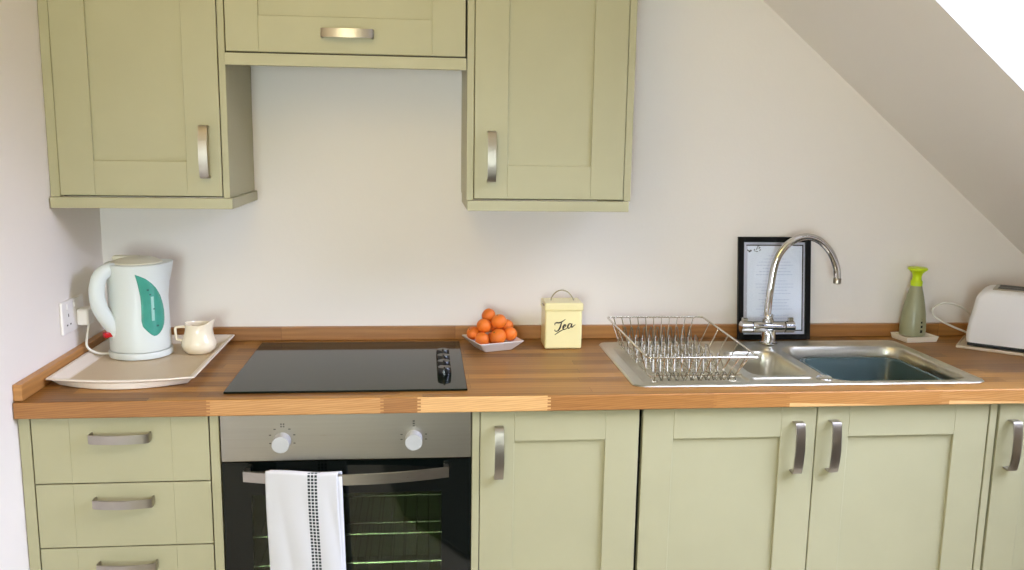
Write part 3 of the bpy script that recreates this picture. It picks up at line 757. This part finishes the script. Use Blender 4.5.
# ------------------------------------------------------------------ dish of mandarins
DC = Vector((.346, -.134)); DA = math.radians(20)
def dish():
    mb = MB(); 
    def sq(h, rr, z):
        out = []
        for k in range(4):
            sx, sy = ((1, 1), (-1, 1), (-1, -1), (1, -1))[k]
            for j in range(5):
                a = math.radians(90*k+22.5*j); px = sx*(h-rr)+rr*math.cos(a); py = sy*(h-rr)+rr*math.sin(a)
                lift = .003*(abs(px*py)/(h*h))**2 if z > .02 else 0
                out.append((DC.x+px*math.cos(DA)-py*math.sin(DA), DC.y+px*math.sin(DA)+py*math.cos(DA), z+lift))
        return out
    rings = [sq(.040, .006, .0008), sq(.044, .006, .0015), sq(.0685, .004, .0255), sq(.0700, .004, .0280), sq(.0685, .004, .0290), sq(.0655, .004, .0270), sq(.043, .006, .0065), sq(.038, .006, .0052)]
    n = 20; v = [p for r_ in rings for p in r_]; fc = []
    for j in range(len(rings)-1):
        for k in range(n): k2 = (k+1) % n; fc.append((j*n+k, j*n+k2, j*n+n+k2, j*n+n+k))
    fc += [tuple(range(n))[::-1], tuple((len(rings)-1)*n+k for k in range(n))]
    mb._add(v, fc, False)
    o = mb.obj('square_dish', M['dish'])
    tag(o, 'small white square dish with flared sides holding mandarins on the worktop', 'dish')
dish()
# (target position, radius, label); settle them so that they only touch
mand = [((.3170, -.146, .0290), .0225, 'front left mandarin resting low in the dish, below the pile'),
        ((.3610, -.150, .0380), .0242, 'largest front mandarin in the middle of the dish'),
        ((.4030, -.126, .0280), .0210, 'mandarin lowest on the right side of the dish'),
        ((.2930, -.098, .0330), .0208, 'mandarin at the far left corner of the dish'),
        ((.3200, -.120, .0570), .0220, 'mandarin on the left of the second layer, under the top pair'),
        ((.3890, -.098, .0560), .0205, 'mandarin half hidden at the back right of the pile'),
        ((.3610, -.126, .0770), .0232, 'upper mandarin on the right of the topmost pair'),
        ((.3360, -.090, .0850), .0215, 'topmost mandarin at the back left of the pile'),
        ((.3500, -.100, .0270), .0180, None), ((.3560, -.090, .0500), .0170, None)]
P_ = [Vector(m_[0]) for m_ in mand]; T_ = [p.copy() for p in P_]
for it in range(600):
    for i in range(len(P_)):
        P_[i] += (T_[i]-P_[i])*.02
    for i in range(len(P_)):
        for j in range(i+1, len(P_)):
            dv = P_[j]-P_[i]; gap = mand[i][1]+mand[j][1]+.0004-dv.length
            if gap > 0: dv = dv.normalized()*gap*.5; P_[i] -= dv; P_[j] += dv
        rr = mand[i][1]; P_[i].z = max(P_[i].z, .0062+rr)
        # sloping sides of the dish
        l = P_[i].xy-DC; c_, s_ = math.cos(-DA), math.sin(-DA); lx, ly = l.x*c_-l.y*s_, l.x*s_+l.y*c_
        for ax in (0, 1):
            q = (lx, ly)[ax]; sg = 1 if q > 0 else -1; q = abs(q)
            dist = (.043-q)*.672+(P_[i].z-.0065)*.740     # distance to inner wall plane
            if dist < rr+.0006 and P_[i].z < .05:
                push = (rr+.0006-dist)
                if ax == 0: lx -= sg*push*.672
                else: ly -= sg*push*.672
                P_[i].z += push*.740
        c_, s_ = math.cos(DA), math.sin(DA); P_[i].x = DC.x+lx*c_-ly*s_; P_[i].y = DC.y+lx*s_+ly*c_
src = None
for (p0, rr, lb), p in zip(mand, P_):
    if lb is None: lb = 'mandarin buried in the middle of the pile' if p0[2] < .04 else 'mandarin hidden behind the upper fruits of the pile'
    if src is None:
        mb = MB(); R0 = .02
        def fn(a, w):
            th = 2*math.pi*a; ph = math.pi*(w-.5)*.9999; rad = R0*math.cos(ph); h = R0*.93*math.sin(ph)
            if w > .5: h -= .0022*math.exp(-(rad/.0045)**2)
            return (rad*math.cos(th), rad*math.sin(th), h)
        mb.grid(fn, 32, 22, True, True)
        for v_ in mb.bm.verts: v_.co.z -= Z0
        src = mb.obj('mandarin', M['orange'], split=0); 
        mb = MB(); mb.lathe([(.0022, R0*.93-.0024), (.0018, R0*.93-.0008), (0, R0*.93-.0006)], 0, 0, 10, cap1=False)
        for v_ in mb.bm.verts: v_.co.z -= Z0
        st = mb.obj('stalk', M['stem']); st.parent = src
        o = src; so_ = st
    else:
        o = src.copy(); C.objects.link(o); s2 = st.copy(); s2.parent = o; C.objects.link(s2)
    o.location = (p.x, p.y, p.z+Z0); o.scale = (rr/.02,)*3; o.rotation_euler = (R.uniform(-.9, .9), R.uniform(-.9, .9), R.uniform(0, 6))
    tag(o, lb, 'mandarin', 'mandarins in the square dish')

# ------------------------------------------------------------------ serving tray, kettle, jug
def tray():
    mb = MB(); n = 24
    x0, x1, y0, y1 = -.7610, -.4130, -.500, -.030
    def ring(o_, z, bow):
        a, b_, c, d_ = x0+o_, x1-o_, y0+o_, y1-o_; pts = []
        for k in range(n+1):
            t = k/n; pts.append((lerp(a, b_, t), c-bow*(1-(2*t-1)**2)*1.0, z))
        for k in range(1, n+1): t = k/n; pts.append((b_, lerp(c, d_, t), z))
        for k in range(1, n+1): t = k/n; pts.append((lerp(b_, a, t), d_, z))
        for k in range(1, n): t = k/n; pts.append((a, lerp(d_, c, t), z))
        return pts
    rings = [ring(.026, .0008, .052), ring(.022, .002, .050), ring(.010, .016, .037), ring(.0, .0205, .030), ring(.0015, .0235, .0295), ring(.009, .0225, .028), ring(.027, .0048, .0205), ring(.032, .0038, .020)]
    m = len(rings[0]); v = [p for r_ in rings for p in r_]; fc = []
    for j in range(len(rings)-1):
        for k in range(m): k2 = (k+1) % m; fc.append((j*m+k, j*m+k2, j*m+m+k2, j*m+m+k))
    fc += [tuple(range(m))[::-1], tuple((len(rings)-1)*m+k for k in range(m))]
    fs = mb._add(v, fc, False); fs[-1].material_index = 1
    o = mb.obj('serving_tray', [M['tray'], M['traybase']])
    tag(o, 'pale frosted rectangular tray under the kettle in the left corner', 'tray')
tray()
KX, KY, KB = -.634, -.184, .0042
KP = [(.0785, .020), (.0795, .026), (.0790, .060), (.0775, .110), (.0765, .160), (.0775, .200), (.0805, .235), (.0830, .254)]
def kr(z):
    z -= KB
    for (r0, z0), (r1, z1) in zip(KP, KP[1:]):
        if z <= z1: return lerp(r0, r1, max(0, (z-z0)/(z1-z0)))
    return KP[-1][0]
def kettle():
    t = thing('electric_kettle', 'white electric kettle with teal water window standing on the tray', 'kettle', (KX, KY, KB))
    mb = MB(); mb.lathe([(.078, .0002+KB), (.0825, .002+KB), (.0830, .015+KB), (.0810, .0185+KB), (0, .0185+KB)], KX, KY, 56, cap1=False)
    pb = mb.obj('power_base', M['kettle'], t)
    mb = MB(); n = 56; prof = [(.070, .0187)]+KP+[(.0810, .2565), (.066, .2572)]; v = []; fc = []
    sd = math.radians(30)                                  # the spout points to the right
    for r_, z in prof:
        for k in range(n):
            a = 2*math.pi*k/n; dd_ = math.cos(a-sd); sp_ = max(0, dd_)**14*smoothstep(.165, .245, z)
            v.append((KX+(r_+.012*sp_)*math.cos(a), KY+(r_+.012*sp_)*math.sin(a), z+KB+.002*sp_))
    for j in range(len(prof)-1):
        for k in range(n): k2 = (k+1) % n; fc.append((j*n+k, j*n+k2, j*n+n+k2, j*n+n+k))
    fc += [tuple(range(n))[::-1], tuple((len(prof)-1)*n+k for k in range(n))]
    mb._add(v, fc, True); bd = mb.obj('body', M['kettle'], t)
    mb = MB(); mb.lathe([(.066, .2550+KB), (.0655, .2600+KB), (.045, .2690+KB), (.020, .2740+KB), (0, .2745+KB)], KX, KY, 44, cap1=False)
    mb.box(KX-.062, KX+.010, KY-.012, KY+.012, .262+KB, .2755+KB, .005, 3); mb.obj('lid', M['lid'], t)
    # C shaped handle on the left, towards the camera side
    ha = math.radians(225); hx, hy = math.cos(ha), math.sin(ha)
    def H(d_, z): return (KX+hx*d_, KY+hy*d_, z+KB)
    pth = smooth_path([H(.052, .2400), H(.078, .2430), H(.101, .2310), H(.1120, .204), H(.1135, .172), H(.1070, .142), H(.0940, .116), H(.0790, .092), H(.0640, .066), H(.0480, .046)], 6)
    rs = [lerp(.0205, .0190, abs(i/(len(pth)-1)-.5)*2) for i in range(len(pth))]
    mb = MB(); mb.tube(pth, rs, 20, flat=.85, up=(0, 0, 1)); mb.obj('handle', M['kettle'], t)
    MB().box(-.012, .012, -.009, .009, -.0075, .0075, .003, 2, Matrix.Translation(H(.0900, .070)) @ Matrix.Rotation(ha, 4, 'Z')).obj('switch', M['red'], t)
    # water window: leaf shape wrapped on the body, traced as (angle from its own axis, height)
    vd = math.atan2(-2.64-KY, .144-KX)                     # direction the window faces
    def pt(s, z, o_=.0012):
        r_ = kr(z)+o_; a = vd+math.asin(max(-.98, min(.98, s/r_))); return (KX+r_*math.cos(a), KY+r_*math.sin(a), z)
    rows = [(.0800, .030, .038), (.0850, .022, .046), (.0950, .012, .0535), (.1060, .002, .0575), (.1200, -.0015, .0590), (.1400, -.0020, .0580), (.1600, -.0025, .0545), (.1800, -.0045, .0480), (.2000, -.0085, .0370), (.2150, -.0120, .0235), (.2280, -.0155, .0070), (.2360, -.0180, -.0120), (.2385, -.0190, -.0180)]
    rows = [(.2385-(.2385-z)*1.075, l+.003+.009*(z-.08)/.16, q+.003+.009*((z-.08)/.16)**2) for z, l, q in rows]
    Zs = [r_[0] for r_ in rows]
    def row(z):
        for a, b_ in zip(rows, rows[1:]):
            if z <= b_[0]: q = (z-a[0])/(b_[0]-a[0]); return lerp(a[1], b_[1], q), lerp(a[2], b_[2], q)
        return rows[-1][1:]
    mb = MB()
    def g(a, w):
        z = Zs[0]+(Zs[-1]-Zs[0])*w; l, r_ = row(z); e = min(1, 12*min(a, 1-a))
        return pt(lerp(l, r_, a), z, .0002+.0016*e)
    mb.grid(g, 24, 40); gz = mb.obj('water_window', M['teal'], t)
    for s, z, w in ((.0235, .195, .0028), (.0290, .182, .0024), (.0370, .142, .0022), (.044, .095, .0030)):
        MB().grid(lambda a, b_, s=s, z=z, w=w: pt(s+(a-.5)*2*w, z+(b_-.5)*1.6*w, .0024), 3, 3).obj('level_mark', M['tealdark'], gz)
    mb = MB(); mb.grid(lambda a, b_: pt(.0300+a*.0072, .110+b_*.066, .0022), 4, 12); mb.obj('sight_tube', M['sight'], gz)
    # flex and plug
    c0 = (-.724, -.222, .0175); pl = (-.7560, -.2170, .0975)
    pth = smooth_path([(KX-.076, KY-.030, .013), (-.735, -.232, .020), (-.7560, -.242, .040), (-.7580, -.226, .075), pl], 8)
    cd = MB().tube(pth, .0032, 10).obj('flex', M['cord'], pb)
    MB().box(-.7785, -.7480, -.2440, -.1960, .0975, .1420, .006, 3).obj('plug', M['plug'], cd)
kettle()
def socket():
    t = thing('wall_socket', 'white double wall socket on the left wall behind the kettle', 'socket', (LW, -.258, .13))
    mb = MB(); mb.box(LW+.0005, LW+.0085, -.3300, -.1850, .0890, .1750, .003, 2); fp = mb.obj('faceplate', M['plug'], t)
    for yc in (-.296, -.252):
        MB().box(LW+.008, LW+.0115, yc-.006, yc+.006, .1520, .1660, .0012, 2).obj('rocker_switch', M['plug'], t)
    mb = MB(); yc = -.292
    mb.box(LW+.0078, LW+.0088, yc-.002, yc+.002, .1320, .1400); mb.box(LW+.0078, LW+.0088, yc-.0145, yc-.0075, .1090, .1130); mb.box(LW+.0078, LW+.0088, yc+.0075, yc+.0145, .1090, .1130)
    mb.obj('pin_holes', M['hole'], fp)
socket()
def jug():
    JX, JY, JB = -.4815, -.172, .0050
    t = thing('milk_jug', 'small cream ceramic milk jug on the right side of the tray', 'jug', (JX, JY, JB))
    prof = [(.0330, .0002), (.0365, .003), (.0440, .012), (.0470, .023), (.0460, .034), (.0405, .048), (.0365, .062), (.0352, .072), (.0362, .0810), (.0350, .0820), (.0335, .0780), (.0330, .066), (.038, .048), (.043, .030), (.036, .010), (.0, .008)]
    mb = MB(); n = 44; v = []; fc = []
    for r_, z in prof:
        for k in range(n):
            a = 2*math.pi*k/n; c_ = max(0, math.cos(a+.15)); lip = c_**6*smoothstep(.052, .082, z)
            q = max(0, math.cos(a+.15-math.pi))**4*smoothstep(.062, .082, z)
            fl = 1+.012*math.cos(14*a)*smoothstep(.012, .03, z)*(1-smoothstep(.05, .06, z))
            rr = r_*fl+.012*lip
            v.append((JX+rr*math.cos(a), JY+rr*math.sin(a), z+JB+.014*lip+.003*q))
    for j in range(len(prof)-1):
        for k in range(n): k2 = (k+1) % n; fc.append((j*n+k, j*n+k2, j*n+n+k2, j*n+n+k))
    fc.append(tuple(range(n))[::-1])
    mb._add(v, fc, True); mb.obj('body', M['jug'], t)
    ha = math.radians(195); hx, hy = math.cos(ha), math.sin(ha)
    def H(d_, z): return (JX+hx*d_, JY+hy*d_, z+JB)
    pth = smooth_path([H(.0335, .0735), H(.046, .0755), H(.0585, .0735), H(.0605, .066), H(.0590, .050), H(.0575, .0405), H(.0500, .0390), H(.0400, .0330)], 5)
    MB().tube(pth, .0036, 10, flat=1.3).obj('handle', M['jug'], t)
jug()

# ------------------------------------------------------------------ washing up liquid on its coaster
def coaster():
    mb = MB(); mm_ = Matrix.Translation((1.690, -.071, 0)) @ Matrix.Rotation(math.radians(6), 4, 'Z')
    def sq(a, b_, z): return [(-a, -b_, z), (a, -b_, z), (a, b_, z), (-a, b_, z)]
    rings = [sq(.052, .038, .0006), sq(.0555, .0415, .0160), sq(.0560, .0420, .0178), sq(.0545, .0405, .0183), sq(.0515, .0375, .0150)]
    v = [p for r_ in rings for p in r_]; fc = [(j*4+k, j*4+(k+1) % 4, j*4+4+(k+1) % 4, j*4+4+k) for j in range(4) for k in range(4)]+[(3, 2, 1, 0), (16, 17, 18, 19)]
    mb._add(v, fc, False, mat=mm_)
    o = mb.obj('soap_coaster', M['coaster']); tag(o, 'white square coaster dish under the lime-capped bottle beside the sink', 'coaster')
coaster()
def bottle():
    bx, by, bz = 1.683, -.068, .0155
    t = thing('washing_up_liquid_bottle', 'olive translucent bottle with lime green cap standing on white coaster', 'bottle', (bx, by, bz))
    mb = MB(); mb.lathe([(r_*.83, bz+(z_-bz)*.945) for r_, z_ in [(.040, .0002+bz), (.0455, .003+bz), (.0465, .012+bz), (.0465, .040+bz), (.0430, .075+bz), (.0360, .110+bz), (.0285, .140+bz), (.0225, .160+bz), (.0205, .168+bz), (.0, .168+bz)]], bx, by, 44, cap1=False); bd = mb.obj('body', M['bottle'], t)
    mb = MB(); mb.lathe([(r_*.80, bz+(z_-bz)*.955) for r_, z_ in [(.0215, .166+bz), (.0220, .180+bz), (.0205, .182+bz), (.0170, .186+bz), (.0165, .196+bz), (.0200, .207+bz), (.0300, .215+bz), (.0365, .219+bz), (.0370, .2235+bz), (.033, .2260+bz), (.012, .2250+bz), (.006, .2275+bz), (0, .2275+bz)]], bx, by, 40, cap1=False); mb.obj('cap', M['lime'], t)
    mb = MB()
    a0 = math.atan2(-2.6-by, .144-bx)+math.radians(42)
    for i, (z, w) in enumerate(((.020, .0042), (.036, .0036), (.050, .003), (.062, .0025), (.074, .002))):
        def g(a, b_, z=z, w=w):
            zz = z+(b_-.5)*2.2*w; r_ = .83*.0469 if zz < .04 else .83*lerp(.0469, .0432, (zz-.0378)/.0331); an = a0+(a-.5)*2*w/.038
            return (bx+r_*math.cos(an), by+r_*math.sin(an), bz+zz*.945)
        mb.grid(g, 4, 4)
    mb.obj('printed_squares', M['dark'], bd)
bottle()

# ------------------------------------------------------------------ toaster
def toaster():
    A = math.radians(-40); ox, oy, oz = 1.784, -.183, .0
    t = thing('toaster', 'white two-slot toaster on a thin beige tray at the right edge', 'toaster', (1.95, -.20, 0))
    TM = Matrix.Translation((ox, oy, oz)) @ Matrix.Rotation(A, 4, 'Z')      # local x along its length, y to its back
    Lg, Dp, Hh = .290, .150, .184
    def outline(ins, zt=0):
        """rounded-shoulder side view, (x, z) inset by ins"""
        pts = [(.004+ins, .020)]
        pts += [(.002+ins, .045), (.006+ins, .085), (.013+ins, .118)]
        cx, cz, rr = .056, Hh-.038, .038-ins
        for k in range(9):
            a = math.radians(180-14-k*76/8); pts.append((cx+rr*1.0*math.cos(a), cz+rr*math.sin(a)))
        m = [(Lg-x, z) for x, z in pts[::-1]]
        return pts+m
    secs = [(0.0, .013), (.0025, .007), (.007, .0025), (.014, .0), (Dp-.014, 0), (Dp-.007, .0025), (Dp-.0025, .007), (Dp, .013)]
    mb = MB(); v = []; n = len(outline(0)); fc = []
    for y, ins in secs:
        for x, z in outline(ins): v.append((x, y, z))
    for j in range(len(secs)-1):
        for k in range(n): k2 = (k+1) % n; fc.append((j*n+k, j*n+k2, j*n+n+k2, j*n+n+k))
    fc += [tuple(range(n))[::-1], tuple((len(secs)-1)*n+k for k in range(n))]
    mb._add(v, fc, True, mat=TM); b_ = mb.obj('body', M['toaster'], t)
    mb = MB(); mb.box(.060, Lg-.060, .022, Dp-.022, Hh-.004, Hh+.0035, .002, 2, TM); tpn = mb.obj('top_panel', M['nickel'], t)
    for y in (.034, .082):
        MB().box(.072, Lg-.072, y, y+.034, Hh+.0030, Hh+.0046, mat=TM).obj('bread_slot', M['slot'], tpn)
    mb = MB(); mb.box(.008, Lg-.008, .008, Dp-.008, .0095, .0215, .002, 2, TM)
    for x in (.03, Lg-.03):
        for y in (.03, Dp-.03): mb.lathe([(.009, .0062), (.009, .0098)], x, y, 14, mat=TM)
    mb.obj('base', M['rubber'], t)
    MB().box(Lg-.003, Lg+.016, Dp/2-.022, Dp/2+.022, .105, .118, .004, 3, TM).obj('lever', M['toaster'], t)
    pth = smooth_path([(1.905, -.074, .045), (1.885, -.058, .075), (1.850, -.062, .100), (1.805, -.074, .1165), (1.770, -.080, .1190), (1.745, -.080, .1090), (1.7385, -.080, .0940), (1.7525, -.080, .0720), (1.805, -.085, .0460), (1.850, -.090, .028), (1.885, -.06, .012), (1.935, -.040, .006)], 7)
    MB().tube(pth, .0032, 10).obj('flex', M['cord'], t)
    # the thin tray it stands on
    mb = MB(); mb.box(-.018, Lg+.022, -.012, Dp+.010, .0008, .0060, .002, 2, TM)
    for a in ((-.018, Lg+.022, -.014, -.009), (-.020, -.015, -.012, Dp+.01)): mb.box(*a, .0008, .0095, .0015, 2, TM)
    o = mb.obj('toaster_tray', M['toasttray']); tag(o, 'thin beige tray under the white toaster at the right edge', 'tray')
toaster()

# ------------------------------------------------------------------ light
w = bpy.data.worlds.new('overcast_sky'); sc.world = w; w.use_nodes = True
bg = w.node_tree.nodes['Background']; WN, WL = w.node_tree.nodes, w.node_tree.links
# hazy daylight: a bright warm-white sky on the added rear window's side, clear blue over the roof window
wt = WN.new('ShaderNodeTexCoord'); wx = WN.new('ShaderNodeSeparateXYZ'); WL.new(wt.outputs['Generated'], wx.inputs[0])
wm = WN.new('ShaderNodeMapRange'); wm.interpolation_type = 'SMOOTHSTEP'
wm.inputs['From Min'].default_value = -.60; wm.inputs['From Max'].default_value = -.97; WL.new(wx.outputs[1], wm.inputs['Value'])
wc = WN.new('ShaderNodeMix'); wc.data_type = 'RGBA'; wc.clamp_result = False
SKY_A, SKY_B = (12.4, 13.6, 19.0, 1), (26, 30.5, 31, 1)
wc.inputs[6].default_value = SKY_A; wc.inputs[7].default_value = SKY_B
WL.new(wm.outputs[0], wc.inputs[0]); WL.new(wc.outputs[2], bg.inputs[0]); bg.inputs[1].default_value = 1.0
def portal(name, mat_, sx, sy):
    l = bpy.data.lights.new(name, 'AREA'); l.shape = 'RECTANGLE'; l.size = sx; l.size_y = sy; l.cycles.is_portal = True
    o = bpy.data.objects.new(name, l); C.objects.link(o); o.matrix_world = mat_
SMz = Matrix.Translation((0, 0, Z0)) @ SM
portal('roof_window_light', SMz @ Matrix.Translation(((SO[0]+SO[1])/2, (SO[2]+SO[3])/2, TH+.06)), SO[1]-SO[0], SO[3]-SO[2])
portal('added_rear_window_light', Matrix.Translation(((WY[0]+WY[1])/2, YB-.15, Z0+(WY[2]+WY[3])/2)) @ Matrix.Rotation(math.radians(90), 4, 'X'), WY[1]-WY[0], WY[3]-WY[2])  # portal of the added rear window
lb = bpy.data.lights.new('added_warm_light', 'POINT'); lb.energy = 12; lb.color = (1, .72, .18); lb.shadow_soft_size = .28  # added warm light, no fitting seen; tints the upper cupboards
lo = bpy.data.objects.new('added_warm_light', lb); C.objects.link(lo); lo.location = (-.15, -1.75, 1.18+Z0)
sc.view_settings.view_transform = 'Standard'; sc.view_settings.look = 'None'; sc.view_settings.gamma = 1; sc.view_settings.use_curve_mapping = False
sc.view_settings.exposure = 0.13
sc.cycles.max_bounces = 12; sc.cycles.diffuse_bounces = 8; sc.cycles.transparent_max_bounces = 16
sc.cycles.use_denoising = True
sc.cycles.sample_clamp_indirect = 10
